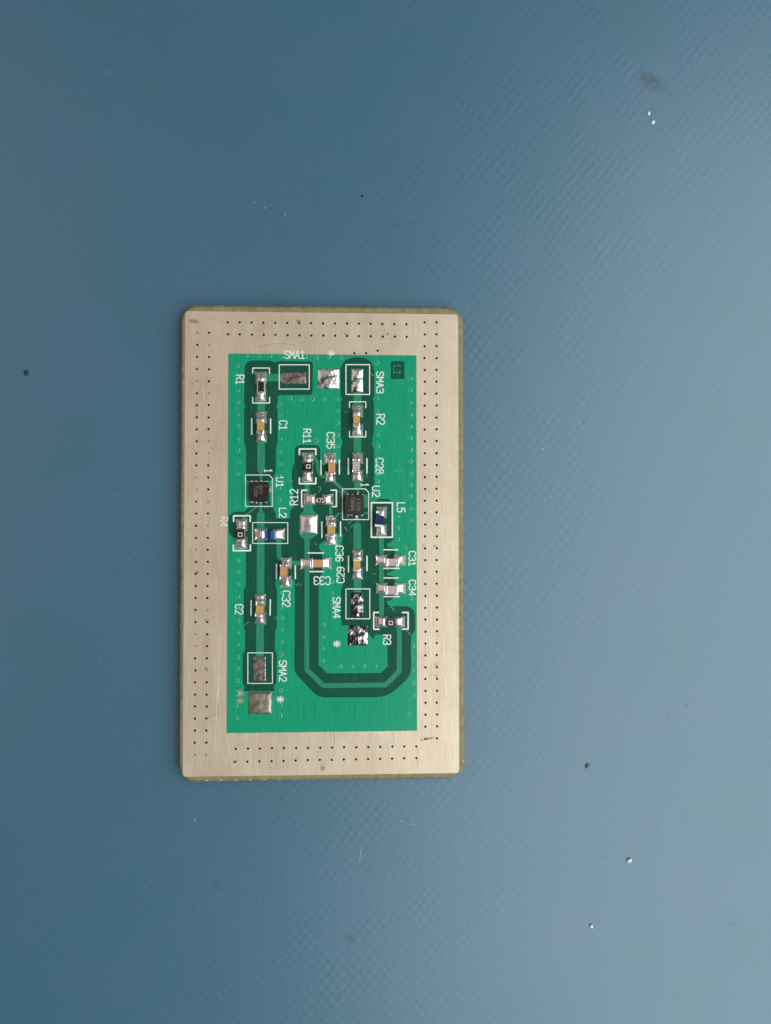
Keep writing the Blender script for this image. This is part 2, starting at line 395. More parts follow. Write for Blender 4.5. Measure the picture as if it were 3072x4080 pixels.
ISL = poly('J790,1100 795,930 850,840 845,500 795,440 800,380:20 850,330:20 890,300 1000,250 1105,200 1190,200 1190,260 1160,400 1160,1000 1190,1045 1160,1130 L240,640 240,1100 255,1150 255,1213 680,1213 685,1340 780,1440 795,1440 797,1367 1015,1367 F733,920 733,1255 H733,155 660,226 65,230 E1580,1245')
flat_obj('ground_pour', cdt_sheet([ISL], [], 0.020, -0.0119), M['pour'], board)
def trace(polys): return flat_obj('trace', cdt_sheet(polys, [], 0.0195, -0.0118), M['trace'], board)
for t in ('A905,1130 990,1130 990,1255 905,1255', 'A1000,832 1175,832 1175,915 1000,915', 'C902,170 988,170 988,480 960,520 960,596 928,596 928,520 902,480',
          'M722,520 772,520 772,650 812,700 810,945 680,945 680,700 722,650', 'M680,1125 808,1125 E980,465 895,465', 'E892,795 978,795 975,1165 888,1165',
          'M650,580 692,585 522,715 490,790 420,790 440,740', 'M1005,1120 1088,1120 1085,1390:15 1125,1440 1060,1480 1010,1420:20', 'J335,640 495,640 495,720 335,720',
          'I350,835 433,835 433,1035 350,1035', 'I330,1205 487,1205 487,1290 562,1380 270,1380 330,1320', 'J470,190 780,190 780,205 740,232 640,300 638,600 555,600 555,300 530,270 475,225',
          'I758,1205 808,1205 808,1395 755,1395', 'I865,1400 890,1345:15 990,1333 990,1365 920,1378 885,1425', 'N1285,750 1415,750 1415,1000 1285,1000', 'N1285,1470 1415,1470 I1287,345 1163,345',
          'I1170,820 1285,820 1285,930 1250,965 1250,1015 1205,1015 1205,965 1170,930', 'J1400,10 1440,-10 1495,40 1495,465 1368,465 1368,60', 'J1370,945 1498,945 1498,1180 1370,1180',
          'K668,1170 748,1170 748,1510 668,1510', 'L877,215 958,215 958,1075 875,1075', 'I1330,1045 1412,1045 1412,1262 1330,1262', 'I1330,1332 1412,1332 1412,1376 1330,1376'):
    trace([poly(t)])
def path(txt): return [(p[0], p[1]) for p in pts(txt)]
trace(seg_quads(path('J595,780 E1450,1300 1634,1476 H712,358 863,205 F863,830'), 20.0))
trace(seg_quads(path('I490,400 560,500 570,640 620,730 700,762'), 12.5))
trace(seg_quads(path('I845,835 950,930 1060,1040'), 13.0))

# --- vias under the mask
def bump_mesh():
    bm = bmesh.new(); N_ = 12; prof = [(.235, -.002), (.17, .018), (.115, .036), (.085, .030), (.06, .004), (0, .002)]
    rings_ = []
    for r, z in prof[:-1]: rings_.append([bm.verts.new((r * U * math.cos(2 * math.pi * i / N_), r * U * math.sin(2 * math.pi * i / N_), z * U)) for i in range(N_)])
    for k, (a, b) in enumerate(zip(rings_[:-1], rings_[1:])):
        for i in range(N_):
            f = bm.faces.new((a[i], a[(i + 1) % N_], b[(i + 1) % N_], b[i])); f.smooth = True; f.material_index = 1 if k >= 3 else 0
    f = bm.faces.new(rings_[-1]); f.material_index = 1
    bmesh.ops.recalc_face_normals(bm, faces=bm.faces)
    me = bpy.data.meshes.new('covered_via'); bm.to_mesh(me); bm.free(); me.materials.append(M['viaring']); me.materials.append(M['dimple']); return me
bump = bump_mesh()
CV = ('A783,630 920,632 1045,632 1172,640 1434,642 1555,652 690,745 690,1015 690,1142 690,1283 690,1408 695,1550 1155,1165 1157,1285 1160,1550 1262,1102 1388,1108 1512,1110 1645,1110 1555,1570 '
      'B80,645 218,655 170,1110 178,1238 178,1370 175,1507 180,1637 620,708 620,1105 622,1238 625,1500 627,1633 988,878 987,1012 990,1146 990,1278 987,1411 987,1540 '
      'C690,260 698,393 690,525 1152,282 1155,412 1147,545 1147,675 1147,808 690,1478 690,1608 '
      'D987,123 990,250 987,385 992,515 990,645 987,772 990,902 987,1030 625,348 620,520 625,600 625,735 850,990 850,1120 850,1248 '
      'E693,92 690,220 693,353 690,488 690,615 690,757 690,890 690,1022 690,1158 683,1285 680,1423 677,1563 1175,455 1170,605 1172,728 1172,855 1174,992 1168,1130 1162,1528 '
      'F122,325 122,455 122,590 22,800 18,937 18,1070 18,1198 208,1263 340,1263 470,1260 602,1257 1015,1038 1017,1172 1013,1306 1013,1443 1017,1583 990,512 G672,590 677,725 1162,575 1158,693 H963,676')
for p in pts(CV):
    o = bpy.data.objects.new('covered_via', bump); COL.objects.link(o); o.parent = pour
    o.location = W(p[0], p[1], .0205) * U - CENTRE[pour.name]; o.rotation_euler.z = random.random() * 6; s = random.uniform(.85, 1.1); o.scale = (s, s, s)

# ------------------------------------------------------------------ silkscreen
G = {'1': [[(.12, .76), (.52, 1), (.52, 0)], [(.1, 0), (.92, 0)]],
     '2': [[(0, .74), (.08, .92), (.28, 1), (.72, 1), (.93, .9), (1, .72), (.92, .55), (.02, .02), (1, 0)]],
     '3': [[(0, .85), (.2, 1), (.75, 1), (1, .86), (1, .66), (.8, .53), (.42, .53)], [(.8, .53), (1, .4), (1, .15), (.78, 0), (.2, 0), (0, .15)]],
     '4': [[(.74, 0), (.74, 1), (0, .32), (1, .32)]],
     '5': [[(.95, 1), (.08, 1), (.03, .55), (.3, .64), (.7, .62), (.95, .47), (1, .25), (.82, .05), (.5, 0), (.2, .02), (0, .17)]],
     '6': [[(.9, .9), (.65, 1), (.3, .97), (.05, .7), (0, .3), (.2, .03), (.75, .02), (1, .2), (.98, .4), (.75, .55), (.25, .52), (.02, .35)]],
     '7': [[(0, 1), (1, 1), (.4, 0)]],
     '8': [[(.3, .53), (.05, .68), (.08, .9), (.3, 1), (.7, 1), (.92, .9), (.95, .68), (.7, .53), (.3, .53), (.02, .36), (.02, .14), (.28, 0), (.72, 0), (.98, .14), (.98, .36), (.7, .53)]],
     '9': [[(.1, .1), (.35, 0), (.7, .03), (.95, .3), (1, .7), (.8, .97), (.25, .98), (0, .8), (.02, .6), (.25, .45), (.75, .48), (.98, .65)]],
     'C': [[(1, .82), (.8, 1), (.25, 1), (0, .8), (0, .2), (.25, 0), (.8, 0), (1, .18)]],
     'G': [[(1, .82), (.8, 1), (.25, 1), (0, .8), (0, .2), (.25, 0), (.8, 0), (1, .18), (1, .45), (.62, .45)]],
     'R': [[(0, 0), (0, 1), (.7, 1), (1, .86), (1, .62), (.7, .48), (0, .48)], [(.5, .48), (1, 0)]],
     'S': [[(1, .84), (.8, 1), (.2, 1), (0, .85), (0, .66), (.2, .54), (.8, .46), (1, .34), (1, .15), (.8, 0), (.2, 0), (0, .16)]],
     'M': [[(0, 0), (0, 1), (.5, .4), (1, 1), (1, 0)]], 'A': [[(0, 0), (.5, 1), (1, 0)], [(.2, .36), (.8, .36)]],
     'U': [[(0, 1), (0, .2), (.25, 0), (.75, 0), (1, .2), (1, 1)]], 'L': [[(0, 1), (0, 0), (1, 0)]],
     'K': [[(0, 0), (0, 1)], [(1, 1), (0, .42)], [(.3, .6), (1, 0)]], 'Y': [[(0, 1), (.5, .5), (1, 1)], [(.5, .5), (.5, 0)]]}
def text_polys(txt, s, box, rot, sw, gap=.32):
    x0, y0 = T(s, box[0], box[1]); x1, y1 = T(s, box[2], box[3]); hw = sw / 2
    x0 += hw; x1 -= hw; y0 += hw; y1 -= hw
    n = len(txt); cell = 1.0 / (n + gap * (n - 1)); out = []
    for i, ch in enumerate(txt):
        off = i * cell * (1 + gap)
        for stroke in G[ch]:
            q = []
            for a, b in stroke:
                a = off + a * cell
                if rot == -90: q.append((x0 + b * (x1 - x0), y0 + a * (y1 - y0)))
                elif rot == 90: q.append((x0 + (1 - b) * (x1 - x0), y1 - a * (y1 - y0)))
                elif rot == 180: q.append((x1 - a * (x1 - x0), y0 + b * (y1 - y0)))
                else: q.append((x0 + a * (x1 - x0), y1 - b * (y1 - y0)))
            out += seg_quads(q, sw)
    return out
def thin(x): return x * .9
SILK = (.034, -.011)
def marking(txt, s, box, rot=-90, sw=4.6, m='silk'):
    o = flat_obj('printed_marking', cdt_sheet(text_polys(txt, s, box, rot, thin(sw)), [], *SILK), M[m], board)
    o['label'] = 'white printed marking %s' % txt
for a in (('R1', 'A', (663, 840, 762, 950)), ('C1', 'A', (1143, 1345, 1237, 1455)), ('SMA1', 'N', (135, 65, 480, 207), 0), ('SMA3', 'B', (607, 805, 693, 1048)), ('R2', 'B', (607, 1275, 705, 1395)),
          ('R11', 'A', (1408, 1438, 1500, 1603)), ('C35', 'D', (57, 60, 150, 245)), ('C28', 'D', (600, 345, 690, 525)), ('1', 'C', (980, 468, 1072, 507)), ('U1', 'C', (1108, 555, 1195, 675)),
          ('R12', 'I', (100, 950, 243, 1220), 90), ('L2', 'C', (1140, 897, 1228, 1008)), ('R4', 'M', (60, 745, 203, 915), -90, 4.6, 'silkworn'), ('C36', 'J', (1065, 390, 1203, 660)), ('C29', 'J', (1085, 740, 1222, 1015), 90),
          ('C32', 'E', (1175, 425, 1270, 608)), ('G2', 'E', (655, 575, 750, 690)), ('SMA2', 'E', (1140, 1195, 1230, 1435)), ('SMA4', 'L', (103, 745, 240, 1100)), ('1', 'I', (1280, 853, 1420, 912)),
          ('U2', 'I', (1465, 895, 1603, 1085)), ('L5', 'K', (960, 630, 1103, 800)), ('C31', 'D', (965, 1375, 1050, 1545)), ('C34', 'F', (968, 305, 1050, 485)), ('R3', 'L', (940, 1370, 1078, 1540)), ('C33', 'J', (705, 900, 990, 1045), 180)):
    marking(*a)
o = flat_obj('layer_marking', cdt_sheet(text_polys('L1', 'B', (795, 735, 887, 842), -90, 4.2), [], .0195, -.0118), M['trace'], board); o['label'] = 'green copper marking L1 in a dark square'
def star(s, x0, y0, x1, y1, m='silk'):
    a = T(s, x0, y0); b = T(s, x1, y1); c = ((a[0] + b[0]) / 2, (a[1] + b[1]) / 2); rx, ry = (b[0] - a[0]) / 2, (b[1] - a[1]) / 2; q = []
    for i in range(4):
        t = math.pi * i / 4; q += seg_quads([(c[0] - rx * .9 * math.cos(t), c[1] - ry * .9 * math.sin(t)), (c[0] + rx * .9 * math.cos(t), c[1] + ry * .9 * math.sin(t))], 4.0)
    o = flat_obj('printed_star', cdt_sheet(q, [], *SILK), M[m], board)
star('N', 850, 62, 975, 160, 'silkworn'); star('L', 108, 1462, 243, 1578); star('G', 1112, 480, 1203, 555)
def outline(paths, sw):
    for p in paths: flat_obj('printed_outline', cdt_sheet(seg_quads(path(p) if isinstance(p, str) else p, thin(sw)), [], *SILK), M['silk'], board)
def box(s, x0, y0, x1, y1, sw): outline([[T(s, x0, y0), T(s, x1, y0), T(s, x1, y1), T(s, x0, y1), T(s, x0, y0)]], sw)
box('N', 52, 305, 550, 708, 4.4); box('N', 1160, 303, 1552, 798, 4.6); box('E', 798, 1114, 1070, 1452, 3.8); box('L', 326, 610, 722, 1105, 4.2); box('M', 610, 842, 1193, 1188, 3.5); box('K', 540, 637, 890, 1210, 7.0)
outline(['M492,52 885,52 937,106 937,573 492,573 492,52'], 3.8); outline(['I976,949 1355,949 1411,1006 1411,1459 976,1459 976,949'], 4.0)
outline(['A852,826 852,767 1037,767 1037,828', 'A852,1092 852,1154 1039,1154 1039,1092'], 4.6)
outline(['N1218,1018 1218,920 1490,920 1490,1018', 'N1218,1407 1218,1503 1490,1503 1490,1407'], 4.2)
outline(['M295,822 295,729 570,729 570,822', 'M290,1214 290,1308 572,1308 572,1214'], 6.8); outline(['I262,380 262,286 534,286 534,380', 'I262,768 262,863 534,863 534,768'], 6.8)
outline(['I385,971 300,971 300,1242 318,1242', 'I788,971 876,971 876,1243 815,1243'], 6.6); outline(['L866,1001 788,1001 788,1279 875,1279', 'L1265,1001 1358,1001 1358,1277 1265,1277'], 6.8)
for p, sw in ((('A841,1330 841,1500', 'A1050,1330 1050,1488'), 6), (('E835,538 833,697', 'E1047,526 1044,696'), 5.6), (('I1075,448 1075,704', 'I1383,448 1383,684'), 6.2), (('I620,478 620,706', 'I926,470 926,702'), 6),
              (('I634,1498 J845,258', 'I945,1498 J1153,232'), 5.8), (('J1285,568 1285,825', 'J1592,568 1592,806'), 6.2), (('K748,1418 978,1418', 'L958,268 1207,268'), 6), (('L958,428 1190,428', 'L958,737 1210,737'), 5.8),
              (('J613,513 867,513', 'J643,822 867,822'), 6.2), (('J90,703 90,937', 'J402,728 402,937'), 6)):
    outline(p, sw)

# ------------------------------------------------------------------ solder and pads
def pad_mesh(r, body=None, hc=.45, seed=0, nx=12, rough=.012, lump=.035, base=.026, lam=.30, dome=.12, xd=.27, rf=.16):
    """solder on pad rectangle r (plan corners), climbing towards the body rectangle."""
    a, b, c, d = [Vector(p) for p in r]; bm = bmesh.new(); g = []
    wid, hei = (b - a).length, (d - a).length; ny = max(5, int(nx * hei / max(wid, 1)))
    ny = min(ny, 24)
    for j in range(ny + 1):
        rowv = []
        for i in range(nx + 1):
            s, t = i / nx, j / ny
            p = a.lerp(b, s).lerp(d.lerp(c, s), t)
            e = min(s * wid, (1 - s) * wid, t * hei, (1 - t) * hei) / 36.3      # mm from the rim
            edge = min(1.0, e / .36); edge = edge * (2 - edge)
            q = noise.noise(Vector((p.x * .05 + seed * 3.1, p.y * .05, seed))) * lump + noise.noise(Vector((p.x * rf, p.y * rf + seed * 5.3, seed * 2))) * rough
            h = base + edge * (dome + q + xd * (1 - (2 * s - 1) ** 2))
            if body:
                bx0, by0, bx1, by1 = body
                dx = max(bx0 - p.x, 0, p.x - bx1); dy = max(by0 - p.y, 0, p.y - by1); dist = math.hypot(dx, dy) / 36.3
                h += edge * hc * math.exp(-dist / lam) * (1 + q * 2)
            h = max(h, base)
            jx = (noise.noise(Vector((p.y * .12, seed * 7.7, 1))) if i in (0, nx) else 0) * 1.4; jy = (noise.noise(Vector((p.x * .12, seed * 4.2, 5))) if j in (0, ny) else 0) * 1.4
            rowv.append(bm.verts.new(W(p.x + jx, p.y + jy, h)))
        g.append(rowv)
    for j in range(ny):
        for i in range(nx): bm.faces.new((g[j][i], g[j + 1][i], g[j + 1][i + 1], g[j][i + 1])).smooth = True
    bd = [e for e in bm.edges if len(e.link_faces) == 1]
    res = bmesh.ops.extrude_edge_only(bm, edges=bd)
    for v in res['geom']:
        if isinstance(v, bmesh.types.BMVert): v.co.z = BOARD - .0115
    return bm
SEED = [1]
def solder(parent, s, r, body=None, m='solder', name='solder_joint', **kw):
    SEED[0] += 1
    return flat_obj(name, pad_mesh(rect(s, *r), body, seed=SEED[0] * .37, **kw), M[m], parent)

def box_bm(c, ax, ay, lx, ly, z0, z1, bev):
    bm = bmesh.new(); bmesh.ops.create_cube(bm, size=1.0)
    for v in bm.verts:
        q = v.co.copy(); v.co = c + ax * (q.x * lx) + ay * (q.y * ly); v.co.z = z0 + (q.z + .5) * (z1 - z0)
    if bev: bmesh.ops.bevel(bm, geom=list(bm.edges) + list(bm.verts), offset=bev, segments=2, affect='EDGES', profile=.6)
    return bm

def two_terminal(name, label, s, body, band, vertical, pads, height, mbody, mend, kind, ang=0.0, fillet=.36):
    """body: plan box of the whole part seen from above; band: coordinates between which the body shows between its ends."""
    (x0, y0), (x1, y1) = T(s, body[0], body[1]), T(s, body[2], body[3])
    P0, P1 = W(x0, y0, height), W(x1, y1, height); c = (P0 + P1) / 2; c.z = 0
    wx, wy = abs(P1.x - P0.x), abs(P1.y - P0.y); a = math.radians(ang)
    ax, ay = Vector((math.cos(a), math.sin(a), 0)), Vector((-math.sin(a), math.cos(a), 0))
    if vertical: L_, Wd, al, ac = wy, wx, -ay, ax
    else: L_, Wd, al, ac = wx, wy, ax, ay
    lo, hi = (body[1], body[3]) if vertical else (body[0], body[2])
    f0, f1 = (band[0] - lo) / (hi - lo), (band[1] - lo) / (hi - lo)
    z0, z1 = BOARD + .03, BOARD + height
    inner = .02 if kind == 'cap' else .015
    o = from_bm(name, box_bm(c, al, ac, L_ - .08, Wd - inner * 2, z0, z1 - inner, .03), M[mbody], board); o['label'] = label
    for k, (e0, e1) in enumerate(((0, f0), (f1, 1))):
        cc = c + al * (L_ * ((e0 + e1) / 2 - .5))
        from_bm('end_cap', box_bm(cc, al, ac, L_ * (e1 - e0), Wd, z0 + .002, z1 + (.0 if kind != 'res' else .004), .075 if kind != 'res' else .03), M[mend], o, smooth=False)
    px = (min(x0, x1), min(y0, y1), max(x0, x1), max(y0, y1))
    for ps, pr in pads: solder(o, ps, pr, px, hc=fillet)
    return o, c, al, ac, z1, L_, Wd

def glaze(o, c, al, ac, z1, L_, Wd, f0, f1, wfrac):
    cc = c + al * (L_ * ((f0 + f1) / 2 - .5))
    return from_bm('resistive_film', box_bm(cc, al, ac, L_ * (f1 - f0), Wd * wfrac, z1 - .03, z1 + .012, .006), M['black'], o)

def top_strokes(name, parent, paths, sw, h, m, drop=.012):
    q = []
    for p in paths: q += seg_quads(p, sw)
    return flat_obj(name, cdt_sheet(q, [], h, h - drop), M[m], parent)

tt = two_terminal
# capacitors
tt('capacitor', 'ochre chip capacitor at C1', 'A', (897, 1330, 977, 1490), (1366, 1452), True, [('A', (878, 1245, 1008, 1385)), ('A', (885, 1455, 1008, 1592))], .72, 'gold', 'cap_end', 'cap')
tt('capacitor', 'slightly twisted ochre chip capacitor at C2', 'E', (886, 548, 976, 715), (590, 682), True, [('E', (870, 458, 1000, 595)), ('E', (868, 655, 1000, 803))], .72, 'gold', 'cap_end', 'cap', ang=-4)
tt('capacitor', 'tan chip capacitor standing at R2', 'N', (1278, 1095, 1393, 1335), (1150, 1270), True, [('N', (1255, 970, 1447, 1185)), ('N', (1258, 1275, 1447, 1490))], .72, 'gold', 'cap_end', 'cap')
tt('capacitor', 'pale mauve chip capacitor at C28', 'I', (1145, 455, 1275, 675), (490, 635), True, [('I', (1135, 335, 1322, 535)), ('I', (1138, 630, 1322, 832))], .72, 'mauve', 'cap_end', 'cap', ang=-2)
tt('capacitor', 'tan chip capacitor at C35', 'I', (738, 465, 858, 705), (508, 672), True, [('I', (665, 340, 875, 545)), ('I', (680, 645, 860, 845))], .75, 'tan', 'cap_end', 'cap')
tt('capacitor', 'ochre chip capacitor at C36', 'J', (930, 10, 1065, 245), (70, 195), True, [('I', (692, 1380, 878, 1580)), ('J', (890, 180, 1105, 395))], .72, 'gold', 'cap_end', 'cap')
tt('capacitor', 'ochre chip capacitor at C29', 'J', (1362, 588, 1487, 815), (642, 770), True, [('J', (1345, 455, 1528, 650)), ('J', (1345, 745, 1528, 960))], .72, 'gold', 'cap_end', 'cap')
tt('capacitor', 'pale mauve chip capacitor at C31', 'L', (975, 105, 1205, 235), (1030, 1145), False, [('L', (815, 35, 1018, 228)), ('L', (1110, 30, 1325, 230))], .72, 'mauve', 'cap_end', 'cap')
tt('capacitor', 'pale mauve chip capacitor at C34', 'L', (970, 560, 1190, 705), (1018, 1140), False, [('L', (815, 500, 1020, 700)), ('L', (1110, 498, 1325, 700))], .72, 'mauve', 'cap_end', 'cap', ang=-2)
tt('capacitor', 'tan chip capacitor lying crosswise at C33', 'J', (672, 620, 880, 755), (697, 845), False, [('J', (485, 590, 700, 785)), ('J', (840, 580, 1008, 785))], .75, 'tan', 'cap_end', 'cap')
tt('capacitor', 'tan chip capacitor at C32', 'J', (147, 710, 273, 960), (742, 905), True, [('J', (155, 580, 345, 780)), ('J', (150, 885, 345, 1095))], .75, 'tan', 'cap_end', 'cap', ang=-1)
# resistors
r = tt('resistor', 'black chip resistor with pale edges at R1', 'A', (898, 880, 990, 1060), (908, 1026), True, [('A', (872, 803, 1008, 940)), ('A', (878, 1005, 1003, 1138))], .45, 'edge', 'cap_end', 'res', fillet=.26)
glaze(*r, .16, .80, .72)
r = tt('resistor', 'black chip resistor with square mark at R4', 'M', (338, 925, 478, 1160), (955, 1130), True, [('M', (328, 780, 525, 980)), ('M', (318, 1080, 522, 1280))], .45, 'edge', 'cap_end', 'res', fillet=.24)
glaze(*r, .13, .87, .94); top_strokes('value_mark', r[0], [path('M372,1012 434,1012 434,1070 372,1070 372,1012')], 3.2, .47, 'whitemark')
r = tt('resistor', 'black chip resistor with square mark at R11', 'I', (340, 452, 480, 690), (482, 660), True, [('I', (297, 340, 495, 540)), ('I', (300, 640, 487, 840))], .45, 'edge', 'cap_end', 'res', fillet=.24)
glaze(*r, .125, .875, .94); top_strokes('value_mark', r[0], [path('I380,550 440,550 440,603 380,603 380,550')], 3.2, .47, 'whitemark')
r = tt('resistor', 'black chip resistor marked 472 at R12', 'I', (485, 1080, 720, 1202), (517, 690), False, [('I', (330, 1025, 535, 1220)), ('I', (628, 1025, 832, 1215))], .45, 'edge', 'cap_end', 'res', fillet=.24)
glaze(*r, .135, .87, .94)
flat_obj('value_mark', cdt_sheet(text_polys('472', 'I', (530, 1102, 676, 1184), 0, 2.7, .38), [], .47, .455), M['whitemark'], r[0])
r = tt('resistor', 'black chip resistor with square mark at R3', 'L', (945, 1103, 1195, 1226), (983, 1165), False, [('L', (815, 1060, 1018, 1250)), ('L', (1110, 1060, 1312, 1250))], .45, 'edge', 'cap_end', 'res', fillet=.24)
glaze(*r, .15, .88, .94); top_strokes('value_mark', r[0], [path('L1042,1145 1100,1145 1100,1203 1042,1203 1042,1145')], 3.2, .47, 'whitemark')
# inductors
r = tt('inductor', 'bright blue chip inductor at L2', 'M', (745, 978, 1012, 1110), (786, 970), False, [('M', (640, 930, 850, 1138)), ('M', (935, 935, 1150, 1130))], .55, 'blue', 'white_end', 'ind', fillet=.26)
from_bm('dark_band', box_bm(r[1] + r[2] * (r[5] * .02), r[2], r[3], r[5] * .22, r[6] * .97, BOARD + .05, r[4] - .008, .01), M['navy'], r[0])
r = tt('inductor', 'navy blue chip inductor at L5', 'K', (610, 780, 750, 1037), (816, 1003), True, [('K', (620, 695, 803, 895)), ('K', (615, 990, 800, 1185))], .60, 'navy', 'white_end', 'ind', ang=-4.5, fillet=.26)
# chips
def chip(label, s, b, height, m, leads, dot):
    (x0, y0), (x1, y1) = T(s, b[0], b[1]), T(s, b[2], b[3]); P0, P1 = W(x0, y0, height), W(x1, y1, height); c = (P0 + P1) / 2
    o = from_bm('integrated_circuit', box_bm(c, Vector((1, 0, 0)), Vector((0, 1, 0)), abs(P1.x - P0.x), abs(P1.y - P0.y), BOARD + .025, BOARD + height, .03), M[m], board); o['label'] = label
    for ld in leads: solder(o, s, ld, None, name='lead', nx=5, lump=.03, rough=.03)
    p = T(s, *dot); top_strokes('pin_dot', o, [[p, (p[0] + .6, p[1])]], 4.6, height + .008, 'laser')
    return o
u1 = chip('small square black chip marked SKY 7159', 'M', (560, 176, 875, 490), .75, 'chip', [(560, 135, 625, 185), (640, 135, 693, 185), (722, 128, 776, 185), (805, 136, 866, 185), (548, 480, 632, 516), (648, 480, 696, 533), (726, 480, 772, 533), (808, 480, 866, 518)], (826, 232))
for t, b_ in (('SKY', (712, 222, 776, 372)), ('7159', (632, 222, 696, 408))):
    flat_obj('engraved_marking', cdt_sheet(text_polys(t, 'M', b_, -90, 2.0, .35), [], .758, .746), M['laser'], u1)
u2 = chip('small square brown black chip marked 9892 8211', 'I', (1015, 1050, 1326, 1370), .75, 'chipbrown', [(1040, 1018, 1086, 1060), (1124, 1028, 1166, 1060), (1203, 1002, 1252, 1060), (1290, 1028, 1328, 1060), (1048, 1360, 1092, 1402), (1110, 1360, 1152, 1396), (1180, 1360, 1244, 1445), (1280, 1360, 1326, 1402)], (1076, 1305))
for t, b_ in (('9892', (1116, 1090, 1178, 1318)), ('8211', (1208, 1100, 1272, 1318))):
    flat_obj('engraved_marking', cdt_sheet(text_polys(t, 'I', b_, 90, 2.2, .35), [], .758, .746), M['laser'], u2)
# connector pads without their connectors
for lb, s, rr, m, kw in (('dull reddish pad inside the SMA1 outline', 'N', (88, 425, 500, 622), 'dullsolder', dict(lump=.05, rough=.04, nx=26, dome=.04, xd=.01, rf=.2)), ('crusted silver pad beside SMA1', 'N', (690, 365, 1050, 702), 'crust', dict(lump=.05, rough=.05, nx=26, dome=.06, xd=.10, rf=.22)),
                     ('bright scraped pad inside the SMA3 outline', 'N', (1250, 370, 1447, 762), 'crust', dict(lump=.04, rough=.04, nx=18, dome=.06, xd=.16, rf=.22)), ('flat grey pad inside the SMA2 outline', 'E', (857, 1155, 997, 1428), 'dullsolder', dict(lump=.006, rough=.006, nx=12, dome=.0, xd=.004)),
                     ('domed translucent pad below SMA2', 'G', (805, 435, 1068, 682), 'fluxpad', dict(lump=.05, rough=.02, nx=18, dome=.13, xd=.05)), ('pitted dark pad inside the SMA4 outline', 'L', (412, 670, 614, 1070), 'roughsolder', dict(lump=.03, rough=.035, nx=22, dome=.02, xd=.02, rf=.33)),
                     ('pitted dark square pad below SMA4', 'L', (355, 1215, 690, 1547), 'roughsolder', dict(lump=.03, rough=.035, nx=24, dome=.02, xd=.02, rf=.33)), ('large square tinned pad between R12 and C33', 'I', (262, 1375, 573, 1703), 'solder', dict(lump=.06, rough=.02, nx=16, dome=.12, xd=.24))):
    o = solder(board, s, rr, None, m, 'solder_pad', **kw); o['label'] = lb

# ------------------------------------------------------------------ wear on the border
def strokes(name, parent, items, m, h, hb):
    q = []
    for p, sw in items: q += seg_quads(path(p), sw)
    o = flat_obj(name, cdt_sheet(q, [], h, hb), M[m], parent); o['kind'] = 'stuff'; return o
strokes('scratches', border, [('E487,960 480,1300 470,1666', 1.5), ('G470,250 455,600 430,1110', 1.5), ('G902,885 910,1010', 1.4), ('G870,1180 912,1352', 1.5), ('G570,930 602,1150', 1.2), ('C165,1000 140,1120', 1.6), ('C168,1190 150,1335', 1.4),
         ('A1113,405 1113,500', 1.2), ('A305,1000 315,1110', 1.6), ('A320,1200 335,1290', 1.4), ('B312,290 327,350', 1.2), ('B650,472 760,480', 1.3), ('B1180,1432 1305,1416', 1.2), ('D1480,985 1452,1045', 1.3), ('F1162,500 1162,640', 1.2), ('F1220,560 1214,1200', 1.0),
         ('F1345,900 1355,1200', 1.0), ('H1372,270 1395,480', 1.2), ('H600,888 690,892', 1.6), ('D1090,960 1150,985', 1.1), ('H1100,1080 1108,1140', 1.8), ('G190,1180 165,1340', 1.2), ('C225,560 215,900', .9)], 'scratchlight', .004, -.002)
strokes('scuffs', border, [('A930,530 1050,500 1200,500 1310,512', 1.8), ('A850,410 890,555', 1.0), ('A742,420 738,450 700,478', 1.3), ('A380,225 480,240 600,285 675,310', 1.2), ('A910,275 985,300', 1.2), ('C510,850 580,840', 1.1), ('C510,850 520,930', 1.1), ('C385,230 430,265', 1.8), ('E395,722 515,718', 1.4),
         ('G360,725 500,645', 1.2), ('A140,900 225,972', 1.3), ('H145,885 148,1010', 1.4), ('H400,880 408,960', 1.2), ('H545,880 543,1000', 1.6), ('H800,880 800,1010', 1.2), ('H932,1080 930,1180', 1.3), ('H1065,1180 1062,1295', 1.6), ('H1060,1060 1075,1120', 1.1), ('C105,1228 130,1228', 1.6),
         ('G480,470 510,455 495,520', .9), ('C375,940 378,1080', 1.4), ('C372,560 375,650', 1.2), ('G1480,940 1482,1080', 1.4), ('G1360,1090 1350,1200', 1.2)], 'scratchdark', .003, -.002)
def disc(name, parent, u, v, rx, ry, ang, m, h):
    bm = bmesh.new(); vs_ = [bm.verts.new((math.cos(2 * math.pi * i / 20), math.sin(2 * math.pi * i / 20), 0)) for i in range(20)]; bm.faces.new(vs_)
    me = bpy.data.meshes.new(name); bm.to_mesh(me); bm.free(); me.materials.append(M[m])
    o = bpy.data.objects.new(name, me); COL.objects.link(o); o.parent = parent; o.location = W(u, v, h) * U - CENTRE.get(parent.name, Vector()); o.scale = (rx / 36.3 * U, ry / 36.3 * U, 1); o.rotation_euler.z = math.radians(ang); return o
hh = .006
